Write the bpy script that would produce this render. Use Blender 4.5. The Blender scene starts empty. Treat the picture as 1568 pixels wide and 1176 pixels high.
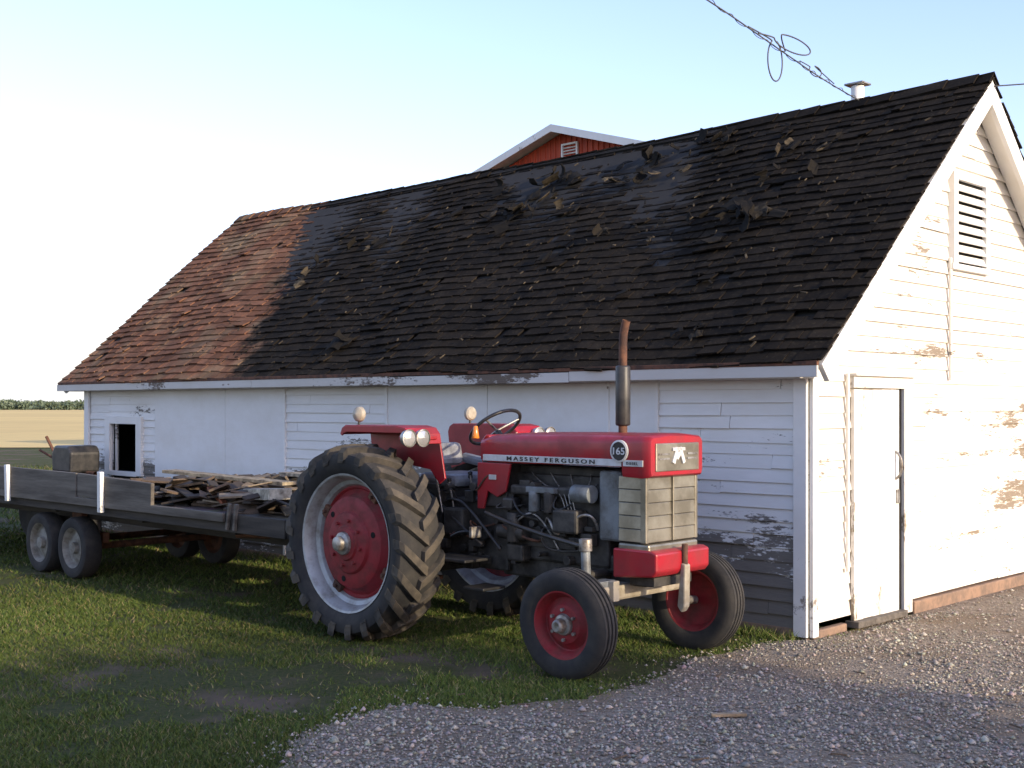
import bpy, math, random
import numpy as np
from mathutils import Vector, Matrix, noise
random.seed(7); rng=np.random.default_rng(7)
R=math.radians
scene=bpy.context.scene
CX,CY=2.156,8.89
ANG=R(-44.1)
def W(p,q,z=0): return Vector((CX+.718*p+.696*q, CY-.696*p+.718*q, z))
# ---------------------------------------------------------------- materials
def nodes(name):
    m=bpy.data.materials.new(name); m.use_nodes=True
    nt=m.node_tree; b=nt.nodes['Principled BSDF']
    return m,nt,b
def N(nt,t,**k):
    n=nt.nodes.new(t)
    for a,v in k.items(): setattr(n,a,v)
    return n
def coords(nt,scale=(1,1,1)):
    tc=N(nt,'ShaderNodeTexCoord'); mp=N(nt,'ShaderNodeMapping'); mp.inputs['Scale'].default_value=scale
    nt.links.new(tc.outputs['Object'],mp.inputs['Vector']); return mp.outputs['Vector']
def noise_n(nt,vec,scale,detail=6,rough=.6):
    n=N(nt,'ShaderNodeTexNoise'); n.inputs['Scale'].default_value=scale; n.inputs['Detail'].default_value=min(detail,5); n.inputs['Roughness'].default_value=rough
    nt.links.new(vec,n.inputs['Vector']); return n.outputs['Fac']
def maprange(nt,v,a,b,c=0,d=1):
    n=N(nt,'ShaderNodeMapRange'); n.inputs[1].default_value=a;n.inputs[2].default_value=b;n.inputs[3].default_value=c;n.inputs[4].default_value=d
    nt.links.new(v,n.inputs[0]); return n.outputs[0]
def mth(nt,op,a,b=None):
    n=N(nt,'ShaderNodeMath',operation=op)
    for i,x in enumerate((a,b)):
        if x is None: continue
        if isinstance(x,(int,float)): n.inputs[i].default_value=x
        else: nt.links.new(x,n.inputs[i])
    return n.outputs[0]
def mixc(nt,f,a,b,mode='MIX'):
    n=N(nt,'ShaderNodeMix',data_type='RGBA',blend_type=mode)
    for s,x in ((0,f),(6,a),(7,b)):
        if isinstance(x,(int,float)): n.inputs[s].default_value=x
        elif isinstance(x,tuple): n.inputs[s].default_value=(*x,1) if len(x)==3 else x
        else: nt.links.new(x,n.inputs[s])
    return n.outputs[2]
def bump(nt,b,h,strength=.3,dist=.01):
    n=N(nt,'ShaderNodeBump'); n.inputs['Strength'].default_value=strength; n.inputs['Distance'].default_value=dist
    nt.links.new(h,n.inputs['Height']); nt.links.new(n.outputs[0],b.inputs['Normal'])
def MAT(name,c1,c2=None,scale=6,lo=.4,hi=.62,rough=.6,metal=0,bs=60,bst=.15,stretch=(1,1,1),rough2=None,coat=0,dust=0):
    m,nt,b=nodes(name); v=coords(nt,stretch)
    if c2 is None: c2=tuple(x*.7 for x in c1)
    f=maprange(nt,noise_n(nt,v,scale,8,.65),lo,hi)
    col=mixc(nt,f,c1,c2)
    if dust:
        ge=N(nt,'ShaderNodeNewGeometry'); sx=N(nt,'ShaderNodeSeparateXYZ'); nt.links.new(ge.outputs['Normal'],sx.inputs[0])
        up=maprange(nt,sx.outputs[2],.1,1,.15,1); dn=maprange(nt,noise_n(nt,v,11,5,.75),.35,.7)
        col=mixc(nt,mth(nt,'MULTIPLY',mth(nt,'MULTIPLY',up,dn),dust),col,(.24,.20,.15))
    nt.links.new(col,b.inputs['Base Color'])
    if rough2 is not None: nt.links.new(maprange(nt,f,0,1,rough,rough2),b.inputs['Roughness'])
    else: b.inputs['Roughness'].default_value=rough
    b.inputs['Metallic'].default_value=metal
    b.inputs['Coat Weight'].default_value=coat; b.inputs['Coat Roughness'].default_value=.15
    if bst: bump(nt,b,noise_n(nt,v,bs,4),bst,.004)
    return m
def PAINT(name,white,wood,bias,zk,stretch,edge=.03,ztop=1.35,dirtk=.45,dirtc=(.74,.69,.60)):
    m,nt,b=nodes(name)
    v=coords(nt,stretch); tc=N(nt,'ShaderNodeTexCoord'); sx=N(nt,'ShaderNodeSeparateXYZ'); nt.links.new(tc.outputs['Object'],sx.inputs[0])
    big=noise_n(nt,v,.9,3,.6); mid=noise_n(nt,v,6,5,.72); fine=noise_n(nt,v,40,5,.7)
    s=mth(nt,'ADD',mth(nt,'MULTIPLY',big,.55),mth(nt,'ADD',mth(nt,'MULTIPLY',mid,.35),mth(nt,'MULTIPLY',fine,.22)))
    zz=maprange(nt,sx.outputs[2],.0,ztop,zk,0)
    s=mth(nt,'ADD',s,zz)
    mask=maprange(nt,s,bias,bias+edge)
    wv=coords(nt,(3,3,40)); g=noise_n(nt,wv,4,6,.7)
    woodc=mixc(nt,g,wood,tuple(x*.45 for x in wood))
    dirt=maprange(nt,noise_n(nt,v,2.2,5,.7),.4,.75,0,dirtk)
    wc=mixc(nt,dirt,white,tuple(a*b for a,b in zip(white,dirtc)))
    nt.links.new(mixc(nt,mask,wc,woodc),b.inputs['Base Color'])
    b.inputs['Roughness'].default_value=.7; b.inputs['Specular IOR Level'].default_value=.3
    h=mth(nt,'ADD',mth(nt,'MULTIPLY',mask,-.6),mth(nt,'MULTIPLY',g,.5)); bump(nt,b,h,.5,.004)
    return m
def ATTR(name,fn,rough=.85,bs=40,bst=.5,spec=.5):
    m,nt,b=nodes(name); a=N(nt,'ShaderNodeAttribute',attribute_name='rnd'); sp=N(nt,'ShaderNodeSeparateColor'); nt.links.new(a.outputs['Color'],sp.inputs[0])
    v=coords(nt); c=fn(nt,sp.outputs,v,a.outputs['Color']); nt.links.new(c,b.inputs['Base Color']); b.inputs['Roughness'].default_value=rough
    b.inputs['Specular IOR Level'].default_value=spec
    if bst: bump(nt,b,noise_n(nt,v,bs,5,.7),bst,.006)
    return m

M={}
M['wall']=PAINT('peeling_white_paint',(.78,.77,.745),(.25,.225,.195),.665,.215,(.35,1,1.4),.02,1.7)
M['flat']=PAINT('white_panel_paint',(.78,.77,.745),(.40,.34,.28),.685,.05,(.6,1,1))
M['gable']=PAINT('gable_paint',(.80,.77,.71),(.34,.27,.19),.634,.045,(1,.3,1.9),.02,1.6,.6,(.78,.69,.57))
M['door']=PAINT('door_paint',(.78,.75,.69),(.36,.29,.20),.640,.04,(1,1.2,.35),.03,1.9,.6)
M['trim']=PAINT('trim_paint',(.80,.79,.76),(.35,.30,.25),.68,.04,(.5,.5,.5))
M['trimw']=PAINT('weathered_trim',(.60,.58,.54),(.20,.155,.12),.60,.0,(.4,1,1))
M['dark']=MAT('dark_interior',(.006,.0055,.005),(.01,.009,.008),rough=1)
M['red']=MAT('tractor_red_paint',(.37,.011,.023),(.24,.014,.018),scale=3.5,rough=.3,rough2=.55,bst=.03,coat=.2,dust=.12)
M['redrim']=MAT('rim_red_paint',(.25,.011,.018),(.11,.018,.014),scale=7,lo=.42,hi=.7,rough=.6,rough2=.8,bst=.08,dust=.25)
M['rim']=MAT('galvanised_rim',(.40,.41,.41),(.19,.17,.14),scale=9,rough=.5,metal=.35,lo=.45,hi=.75)
M['tire']=MAT('dusty_tyre_rubber',(.017,.017,.018),(.05,.045,.038),scale=5,lo=.42,hi=.8,rough=.85,bs=90,bst=.3,dust=.2)
M['lug']=MAT('tyre_lug_rubber',(.03,.028,.025),(.11,.09,.065),scale=7,lo=.36,hi=.7,rough=.9,bs=60,bst=.4)
M['engine']=MAT('oily_engine_grey',(.06,.055,.048),(.012,.011,.010),scale=8,lo=.35,hi=.6,rough=.6,bs=40,bst=.5,dust=.3)
M['engl']=MAT('engine_light_grey',(.19,.21,.22),(.06,.057,.05),scale=6,lo=.42,hi=.7,rough=.5,bst=.1,dust=.2)
M['black']=MAT('black_paint',(.015,.015,.016),(.05,.045,.04),rough=.45,bst=.05)
M['rust']=MAT('rusty_steel',(.15,.065,.035),(.06,.03,.02),scale=12,rough=.85,bst=.4)
M['steel']=MAT('worn_steel',(.40,.39,.37),(.16,.13,.10),scale=14,rough=.45,metal=.6)
M['cream']=MAT('cream_metal',(.42,.38,.30),(.25,.21,.15),scale=7,rough=.55,dust=.2)
M['grille']=MAT('grille_silver_gold',(.36,.33,.26),(.22,.195,.145),scale=4,rough=.36,metal=.65,bst=.05)
M['vinyl']=MAT('grey_vinyl_seat',(.26,.27,.28),(.12,.12,.13),scale=5,rough=.4,bst=.1)
M['glass']=MAT('lamp_glass',(.62,.62,.60),(.45,.45,.44),rough=.12,metal=.5,bst=0)
M['amber']=MAT('amber_lens',(.75,.22,.03),(.6,.18,.02),rough=.2,bst=0)
M['white']=MAT('white_decal',(.62,.62,.61),(.46,.45,.42),rough=.5,bst=0)
M['ink']=MAT('black_decal',(.015,.015,.018),rough=.4,bst=0)
M['woodg']=MAT('grey_weathered_wood',(.16,.14,.115),(.07,.058,.046),scale=5,lo=.35,hi=.65,rough=.85,bs=25,bst=.5,stretch=(.25,3,3))
M['woodd']=MAT('dark_bed_wood',(.065,.054,.043),(.022,.018,.015),scale=4,lo=.35,hi=.65,rough=.85,bs=25,bst=.5,stretch=(.3,3,3))
M['slab']=MAT('roof_deck',(.02,.018,.016),rough=.9)
M['barn']=MAT('barn_red_boards',(.50,.075,.03),(.38,.055,.025),scale=3,rough=.7,stretch=(3,3,.2))
M['barnroof']=MAT('barn_roof_metal',(.55,.56,.58),(.45,.46,.48),rough=.5)
M['concrete']=MAT('concrete_footing',(.30,.19,.125),(.18,.125,.09),scale=8,rough=.9,bst=.5)
M['bark']=MAT('bark',(.10,.075,.055),(.05,.04,.03),rough=.9,bst=.6)
M['cable']=MAT('grey_cable',(.10,.10,.10),rough=.6,bst=0)
M['wrim']=MAT('dirty_wagon_rim',(.24,.23,.20),(.11,.095,.07),scale=9,rough=.7,lo=.4,hi=.65)

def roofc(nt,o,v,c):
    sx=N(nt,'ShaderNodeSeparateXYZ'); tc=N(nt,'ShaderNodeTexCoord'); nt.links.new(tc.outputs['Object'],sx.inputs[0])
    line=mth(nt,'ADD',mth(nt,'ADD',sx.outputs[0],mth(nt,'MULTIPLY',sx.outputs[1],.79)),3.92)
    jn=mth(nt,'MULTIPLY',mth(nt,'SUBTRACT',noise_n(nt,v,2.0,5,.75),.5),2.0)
    mask=maprange(nt,mth(nt,'ADD',line,jn),-.15,.15)  # splits shingle colour along a ragged diagonal: brown left, near-black right
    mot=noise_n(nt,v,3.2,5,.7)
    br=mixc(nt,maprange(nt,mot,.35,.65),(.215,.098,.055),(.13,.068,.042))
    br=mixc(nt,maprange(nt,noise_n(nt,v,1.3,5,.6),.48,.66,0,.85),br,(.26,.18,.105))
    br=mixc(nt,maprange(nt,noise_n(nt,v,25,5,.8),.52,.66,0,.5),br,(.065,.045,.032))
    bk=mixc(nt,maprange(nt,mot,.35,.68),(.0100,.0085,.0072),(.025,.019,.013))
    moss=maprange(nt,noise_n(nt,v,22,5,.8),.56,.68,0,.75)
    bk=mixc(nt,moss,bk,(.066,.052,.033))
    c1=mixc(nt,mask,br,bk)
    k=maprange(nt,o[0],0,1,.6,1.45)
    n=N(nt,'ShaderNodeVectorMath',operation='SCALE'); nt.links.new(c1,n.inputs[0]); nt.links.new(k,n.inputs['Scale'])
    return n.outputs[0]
M['shingle']=ATTR('two_tone_shingles',roofc,.97,60,.8,.1)
M['debris']=ATTR('torn_shingle_debris',lambda nt,o,v,c: mixc(nt,maprange(nt,noise_n(nt,v,9,6),.4,.6),mixc(nt,maprange(nt,o[0],.35,1.0),(.012,.011,.010),(.17,.132,.082)),(.02,.017,.013)),.95,40,.6,.12)
M['stone']=ATTR('gravel_stones',lambda nt,o,v,c: c,.85,80,0,.3)
M['plank']=ATTR('scrap_planks',lambda nt,o,v,c: mixc(nt,maprange(nt,noise_n(nt,v,12,6),.35,.7),c,(.06,.043,.03)),.85,50,.5)
M['grass']=ATTR('grass_blades',lambda nt,o,v,c: c,.7,80,0,.2)
M['leaf']=ATTR('leaves',lambda nt,o,v,c: c,.6,80,0)

# ---------------------------------------------------------------- geometry helpers
class G:
    def __init__(s,name,p=None,q=None,world=None,zero=False):
        e=bpy.data.objects.new(name,None); scene.collection.objects.link(e)
        if world is None:
            e.location=W(p,q); e.rotation_euler=(0,0,ANG); s.off=Vector((0,0,0)) if zero else Vector((p,q,0))
        else: e.location=world; s.off=Vector(world)
        e.empty_display_size=.3; s.e=e
def mesh(g,name,verts,faces,mat,smooth=False,bevel=0,cols=None,solid=0,segs=2):
    off=g.off if g else Vector((0,0,0))
    me=bpy.data.meshes.new(name); me.from_pydata([tuple(Vector(v)-off) for v in verts],[],faces); me.update()
    if cols is not None:
        ca=me.color_attributes.new(name='rnd',type='FLOAT_COLOR',domain='POINT')
        ca.data.foreach_set('color',np.array([(*c,1) for c in cols],dtype=np.float32).ravel())
    ob=bpy.data.objects.new(name,me); scene.collection.objects.link(ob)
    if g: ob.parent=g.e
    me.materials.append(M[mat] if isinstance(mat,str) else mat)
    if smooth:
        for p in me.polygons: p.use_smooth=True
    if solid:
        mo=ob.modifiers.new('s','SOLIDIFY'); mo.thickness=solid; mo.offset=0
    if bevel:
        mo=ob.modifiers.new('b','BEVEL'); mo.width=bevel; mo.segments=segs; mo.limit_method='ANGLE'
    return ob
class MB:
    def __init__(s): s.v=[];s.f=[];s.c=[]
    def box(s,c,d,rot=None,col=(0,0,0)):
        n=len(s.v); c=Vector(c)
        for x in(-.5,.5):
            for y in(-.5,.5):
                for z in(-.5,.5):
                    w=Vector((x*d[0],y*d[1],z*d[2]))
                    if rot is not None: w=rot@w
                    s.v.append(c+w); s.c.append(col)
        s.f+=[tuple(n+i for i in f) for f in((0,1,3,2),(4,6,7,5),(0,4,5,1),(2,3,7,6),(0,2,6,4),(1,5,7,3))]
    def hexa(s,pts,col=(0,0,0)):
        n=len(s.v); s.v+= [Vector(p) for p in pts]; s.c+=[col]*8
        s.f+=[tuple(n+i for i in f) for f in((0,3,2,1),(4,5,6,7),(0,1,5,4),(1,2,6,5),(2,3,7,6),(3,0,4,7))]
    def cyl(s,a,b,r,seg=16,r2=None,col=(0,0,0)):
        a=Vector(a);b=Vector(b);r2=r if r2 is None else r2
        q=(b-a).to_track_quat('Z','Y'); n=len(s.v)
        for P,rr in((a,r),(b,r2)):
            for i in range(seg):
                t=2*math.pi*i/seg; s.v.append(P+q@Vector((rr*math.cos(t),rr*math.sin(t),0))); s.c.append(col)
        for i in range(seg):
            j=(i+1)%seg; s.f.append((n+i,n+j,n+seg+j,n+seg+i))
        s.f.append(tuple(n+i for i in range(seg))[::-1]); s.f.append(tuple(n+seg+i for i in range(seg)))
    def out(s,g,name,mat,**k): return mesh(g,name,s.v,s.f,mat,cols=s.c,**k)
def box(g,name,c,d,mat,rot=None,bevel=.006):
    b=MB(); b.box(c,d,rot); return mesh(g,name,b.v,b.f,mat,bevel=bevel)
def cyl(g,name,a,b_,r,mat,seg=24,r2=None,bevel=.004):
    b=MB(); b.cyl(a,b_,r,seg,r2); o=mesh(g,name,b.v,b.f,mat,bevel=bevel)
    for p in o.data.polygons:
        if len(p.vertices)==4: p.use_smooth=True
    return o
def tube(g,name,pts,r,mat,closed=False,kind='NURBS'):
    cu=bpy.data.curves.new(name,'CURVE'); cu.dimensions='3D'; cu.bevel_depth=r; cu.bevel_resolution=3; cu.resolution_u=10
    sp=cu.splines.new(kind); sp.points.add(len(pts)-1)
    off=g.off if g else Vector((0,0,0))
    for i,p in enumerate(pts): w=Vector(p)-off; sp.points[i].co=(*w,1)
    if kind=='NURBS': sp.order_u=3; sp.use_endpoint_u=not closed
    sp.use_cyclic_u=closed
    ob=bpy.data.objects.new(name,cu); scene.collection.objects.link(ob); cu.materials.append(M[mat])
    if g: ob.parent=g.e
    return ob
def revolve(g,name,prof,c,mat,seg=64,sgn=1,axis='Y',smooth=True,bevel=0):
    v=[];f=[];c=Vector(c);n=len(prof)
    for i in range(seg):
        t=2*math.pi*i/seg
        for r,y in prof:
            if axis=='Y': v.append(c+Vector((r*math.sin(t),sgn*y,r*math.cos(t))))
            elif axis=='X': v.append(c+Vector((sgn*y,r*math.sin(t),r*math.cos(t))))
            else: v.append(c+Vector((r*math.sin(t),r*math.cos(t),y)))
    for i in range(seg):
        j=(i+1)%seg
        for k in range(n-1): f.append((i*n+k,i*n+k+1,j*n+k+1,j*n+k))
    o=mesh(g,name,v,f,mat,smooth=smooth,bevel=bevel)
    if smooth:
        mo=o.modifiers.new('e','EDGE_SPLIT'); mo.split_angle=R(35)
    return o
def prism(g,name,pts,y0,y1,mat,bevel=.006):
    n=len(pts); v=[(x,y0,z) for x,z in pts]+[(x,y1,z) for x,z in pts]
    f=[tuple(range(n)),tuple(range(2*n-1,n-1,-1))]+[(i,i+n,(i+1)%n+n,(i+1)%n) for i in range(n)]
    return mesh(g,name,v,f,mat,bevel=bevel)
def Rz(a): return Matrix.Rotation(a,3,'Z')
def Ry(a): return Matrix.Rotation(a,3,'Y')
def Rx(a): return Matrix.Rotation(a,3,'X')
def bigmesh(name,V,F3,cols,mat,parent=None):
    me=bpy.data.meshes.new(name); nv=len(V); nf,k=F3.shape
    me.vertices.add(nv); me.vertices.foreach_set('co',V.astype(np.float32).ravel())
    me.loops.add(nf*k); me.loops.foreach_set('vertex_index',F3.astype(np.int32).ravel())
    me.polygons.add(nf); me.polygons.foreach_set('loop_start',np.arange(0,nf*k,k,dtype=np.int32)); me.polygons.foreach_set('loop_total',np.full(nf,k,dtype=np.int32))
    me.update(calc_edges=True)
    ca=me.color_attributes.new(name='rnd',type='FLOAT_COLOR',domain='POINT')
    ca.data.foreach_set('color',np.concatenate([cols,np.ones((nv,1))],1).astype(np.float32).ravel())
    me.materials.append(M[mat]); ob=bpy.data.objects.new(name,me); scene.collection.objects.link(ob)
    if parent: ob.parent=parent
    return ob

# ================================================================ SHED
S=G('white_shed',-5.5,2.7)
L=11.0; Wd=5.4; SL=.883; 
alpha=math.atan(SL)
win=(-10.30,-9.62,.86,1.47)
ZT=2.05
def seg_sub(a,b,h0,h1):
    if h1<=a or h0>=b: return [(a,b)]
    r=[]
    if h0>a: r.append((a,h0))
    if h1<b: r.append((h1,b))
    return r
mb=MB(); z=.06; ex=.098
zones=[(-11,-9.2,0.0),(-9.2,-6.45,-1),(-6.45,-4.72,0.0),(-4.72,-1.36,-1),(-1.36,0,0.0)]
while z<ZT-.03:
    for a,b,_ in zones:
        if (a==-9.2 and z>.55) or (a==-4.72 and z>1.15): continue
        segs=[(a,b)]
        if z+ex>win[2]-.02 and z<win[3]+.02: segs=[t for s_ in segs for t in seg_sub(*s_,win[0]-.01,win[1]+.01)]
        for (c,d) in segs:
            cuts=[c]+sorted(random.uniform(c,d) for _ in range(1 if d-c>1.2 and random.random()<.5 else 0))+[d]
            for i in range(len(cuts)-1):
                x0=cuts[i]+.002;x1=cuts[i+1]-.002
                j=random.uniform(-.005,.005); o=.017+random.uniform(-.005,.008)
                zt=min(z+ex+.012,ZT)
                mb.hexa([(x0,-o,z+j),(x1,-o,z+j+random.uniform(-.005,.005)),(x1,.02,z),(x0,.02,z),(x0,-.003,zt),(x1,-.003,zt),(x1,.02,zt),(x0,.02,zt)])
    z+=ex
mb.out(S,'lap_siding_side','wall')
mb=MB()
for x0,x1,z0,z1 in((-9.198,-7.62,.56,ZT),(-7.614,-6.46,.56,ZT),(-4.71,-3.3,1.17,ZT),(-3.294,-1.87,1.17,ZT),(-1.862,-1.37,1.17,ZT)):
    mb.box(((x0+x1)/2,-.006,(z0+z1)/2),(x1-x0,.03,z1-z0))
mb.out(S,'flat_wall_panels','flat',bevel=.003)
mb=MB()
for x in(-6.44,-4.715,-1.36): mb.box((x,-.02,1.04),(.035,.03,1.94))
mb.box((-1.866,-.022,1.60),(.02,.02,.88)); 
mb.out(S,'side_battens','trim',bevel=.003)
mb=MB()
for x0,x1,z0,z1 in((-11,win[0],.03,ZT),(win[1],0-.03,.03,ZT),(win[0],win[1],.03,win[2]),(win[0],win[1],win[3],ZT)):
    mb.box(((x0+x1)/2,.06,(z0+z1)/2),(x1-x0,.07,z1-z0))
mb.box((-11+.04,2.7,1.04),(.08,5.2,2.0)); mb.box((-5.5,Wd-.04,1.04),(L,.08,2.0))
mb.out(S,'wall_core','dark')
mb=MB(); a,b,c,d=win
for x0,x1,z0,z1 in((a-.13,a,c-.05,d+.1),(b,b+.13,c-.05,d+.1),(a,b,d,d+.1),(a,b,c-.06,c)):
    mb.box(((x0+x1)/2,-.03,(z0+z1)/2),(x1-x0,.05,z1-z0))
mb.out(S,'window_frame','trim',bevel=.004)
box(S,'window_mullion',(a+.10,.0,(c+d)/2),(.035,.03,d-c),'trimw')
box(S,'interior_back',(-9.9,.9,1.1),(2.1,.03,1.9),'dark'); box(S,'interior_floor',(-9.9,.5,.5),(2.1,.8,.03),'dark')
def gable(x,sg,name,mat):
    mb=MB(); z=.12
    while z<4.45:
        z1=z+.118; zt=z1+.012
        def qm(zz): return max(0,(zz-2.09)/SL)
        q0,q1=qm(z)+.0,qm(zt)
        if q0>2.64: break
        q1=min(q1,2.68)
        cuts=[0,1] if random.random()<.4 else [0,random.uniform(.2,.8),1]
        for i in range(len(cuts)-1):
            o=.022+random.uniform(-.006,.010); j=random.uniform(-.006,.006)
            A=[q+(Wd-2*q)*cuts[i]+(.003 if i else 0) for q in(q0,q1)]; B=[q+(Wd-2*q)*cuts[i+1] for q in(q0,q1)]
            mb.hexa([(x+sg*o,A[0],z+j),(x+sg*o,B[0],z-j),(x-sg*.02,B[0],z),(x-sg*.02,A[0],z),(x+sg*.003,A[1],zt),(x+sg*.003,B[1],zt),(x-sg*.02,B[1],zt),(x-sg*.02,A[1],zt)])
        z=z1
    mb.out(S,name,mat)
gable(0,1,'gable_siding','gable'); gable(-11,-1,'far_gable_siding','wall')
mb=MB(); mb.box((-.045,-.034,1.03),(.11,.03,2.02)); mb.box((.034,.02,1.03),(.03,.08,2.02)); mb.box((.032,Wd-.05,1.03),(.03,.1,2.02)); mb.box((-10.95,-.034,1.03),(.12,.03,2.02))
mb.out(S,'corner_boards','trim',bevel=.004)
mb=MB(); mb.box((.040,2.27,2.45),(.02,.035,1.05)); mb.box((.040,.50,1.2),(.02,.03,1.5))
mb.out(S,'gable_battens','gable',bevel=.004)
mb=MB(); mb.box((0.012,3.52,.05),(.085,3.9,.11)); mb.box((0.012,.25,.03),(.06,.48,.07)); mb.box((-5.5,.02,.035),(11,.08,.09))
mb.out(S,'footing','concrete',bevel=.012)
mb=MB()
for i in range(5): mb.box((.038,.575+.146*i+.07,.95),(.028,.143,1.76+random.uniform(-.012,.012)))
mb.out(S,'door_panel','door',bevel=.003)
mb=MB(); mb.box((.040,1.445,.96),(.045,.14,1.86)); mb.box((.040,1.04,1.885),(.05,.98,.09)); mb.box((.052,1.04,1.94),(.09,1.02,.02))
mb.out(S,'door_trim','door',bevel=.004)
box(S,'door_gap',(.030,1.34,.95),(.012,.065,1.78),'dark',bevel=0)
box(S,'door_sill',(.045,.95,.045),(.12,.8,.05),'woodg')
tube(S,'door_handle',[(.05,1.24,1.12),(.09,1.24,1.14),(.11,1.24,1.22),(.09,1.24,1.32),(.05,1.24,1.34)],.010,'steel')
box(S,'door_latch',(.055,1.27,.98),(.02,.05,.11),'steel')
mb=MB()
for (qa,qb,za,zb) in((2.28,2.36,2.92,3.74),(2.94,3.02,2.92,3.74),(2.36,2.94,3.66,3.74),(2.26,3.04,2.88,2.93)): mb.box((.04,(qa+qb)/2,(za+zb)/2),(.06,qb-qa,zb-za))
for i in range(8): mb.box((.048,2.65,2.98+.088*i),(.075,.58,.012),Ry(R(62)))
mb.out(S,'louver_vent','trim',bevel=.002)
box(S,'louver_dark',(.026,2.65,3.3),(.006,.6,.76),'dark',bevel=0)
def rp(x,s,h,side=1):
    q=-.2+s*math.cos(alpha)-h*math.sin(alpha); zz=2.03+s*math.sin(alpha)+h*math.cos(alpha)
    if side<0: q=Wd-q
    return Vector((x,q,zz))
SLEN=2.9/math.cos(alpha)
DR=.035
X0,X1=-11.44,.20
for side,nm in((1,'roof_deck_front'),(-1,'roof_deck_back')):
    mb=MB(); t=.05; D=-DR
    mb.hexa([rp(X0,0,D-t,side),rp(X1,0,D-t,side),rp(X1,SLEN,D-t,side),rp(X0,SLEN,D-t,side),rp(X0,0,D,side),rp(X1,0,D,side),rp(X1,SLEN,D,side),rp(X0,SLEN,D,side)])
    mb.out(S,nm,'slab')
    mb=MB()
    for xa,xb in((.026,X1-.024),(X0+.02,-11.03)):
        mb.hexa([rp(xa,.02,-.11,side),rp(xb,.02,-.11,side),rp(xb,SLEN-.02,-.11,side),rp(xa,SLEN-.02,-.11,side),rp(xa,.02,-.088,side),rp(xb,.02,-.088,side),rp(xb,SLEN-.02,-.088,side),rp(xa,SLEN-.02,-.088,side)])
    mb.out(S,'rake_soffit','trim')
    mb=MB()
    for x in(X1,X0):
        xa,xb=x-.022,x+.022
        mb.hexa([rp(xa,-.02,-.19,side),rp(xb,-.02,-.19,side),rp(xb,SLEN-.15,-.19,side),rp(xa,SLEN-.15,-.19,side),rp(xa,-.02,-.03,side),rp(xb,-.02,-.03,side),rp(xb,SLEN-.01,-.03,side),rp(xa,SLEN-.01,-.03,side)])
    mb.out(S,'rake_boards','trim',bevel=.004)
mb=MB()
n=5; xs=[X0+.0+(X1-X0)*i/n for i in range(n+1)]
for i in range(n):
    dz=random.uniform(-.006,.006)
    mb.box(((xs[i]+xs[i+1])/2,-.212,1.945+dz),(xs[i+1]-xs[i]-.006,.024,.085))
mb.out(S,'eave_fascia','trimw',bevel=.003)
box(S,'drip_board',(-5.6,-.214,2.006),(11.6,.03,.034),'rust',bevel=.003)
box(S,'eave_soffit',(-5.6,-.1,1.91),(11.3,.2,.02),'trimw')
def sag(x,s): return .014*math.sin(x*1.3+s)+.010*math.sin(x*3.1+1.7*s+2)-.05*math.sin(math.pi*min(max((x+11.4)/11.6,0),1))*(s/3.9)-.012
mb=MB(); ex=.122; rows=int(SLEN/ex)
for side in(1,-1):
  for r in range(rows+1):
    s0=r*ex-.03; x=X0-.03-random.uniform(0,.15)
    rowt=random.random()*.4
    while x<X1+.02:
        w=random.uniform(.07,.22); xa=max(x,X0-.03); xb=min(x+w,X1+.035)
        if xb-xa>.03:
            ds=random.uniform(-.013,.013)+.012*math.sin(x*.9+r)+.008*math.sin(x*4.1+r*2); lift=random.uniform(.018,.031)+(random.uniform(.01,.035) if random.random()<.03 and X0+.5<x<X1-.4 else 0)
            if not(random.random()<.010 and 2<r<rows-2):
                e=s0+ds; tt=min(e+ex*1.5,SLEN); g0=sag(xa,max(e,0));g1=sag(xb,max(e,0))
                c=(rowt+.6*random.random(),random.random(),0); a2=random.uniform(-.008,.008)
                mb.hexa([rp(xa+.002,e,g0+lift-.016,side),rp(xb-.002,e+a2,g1+lift-.016,side),rp(xb-.002,tt,g1-.012,side),rp(xa+.002,tt,g0-.012,side),
                         rp(xa+.002,e,g0+lift,side),rp(xb-.002,e+a2,g1+lift,side),rp(xb-.002,tt,g1,side),rp(xa+.002,tt,g0,side)],c)
        x+=w
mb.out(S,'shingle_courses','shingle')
mb=MB(); x=X0-.02
while x<X1+.03:
    w=min(random.uniform(.2,.3),X1+.04-x)
    if w<.04: break
    for side in(1,-1):
        g0=sag(x,3.9)+.018+random.uniform(0,.012)
        c=(random.random(),random.random()*.9,0)
        mb.hexa([rp(x,SLEN-.13,g0-.01,side),rp(x+w,SLEN-.13,g0+.004,side),rp(x+w,SLEN+.012,g0+.004,side),rp(x,SLEN+.012,g0-.01,side),rp(x,SLEN-.13,g0+.005,side),rp(x+w,SLEN-.13,g0+.018,side),rp(x+w,SLEN+.02,g0+.018,side),rp(x,SLEN+.02,g0+.005,side)],c)
    x+=w
mb.out(S,'ridge_caps','shingle')
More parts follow.
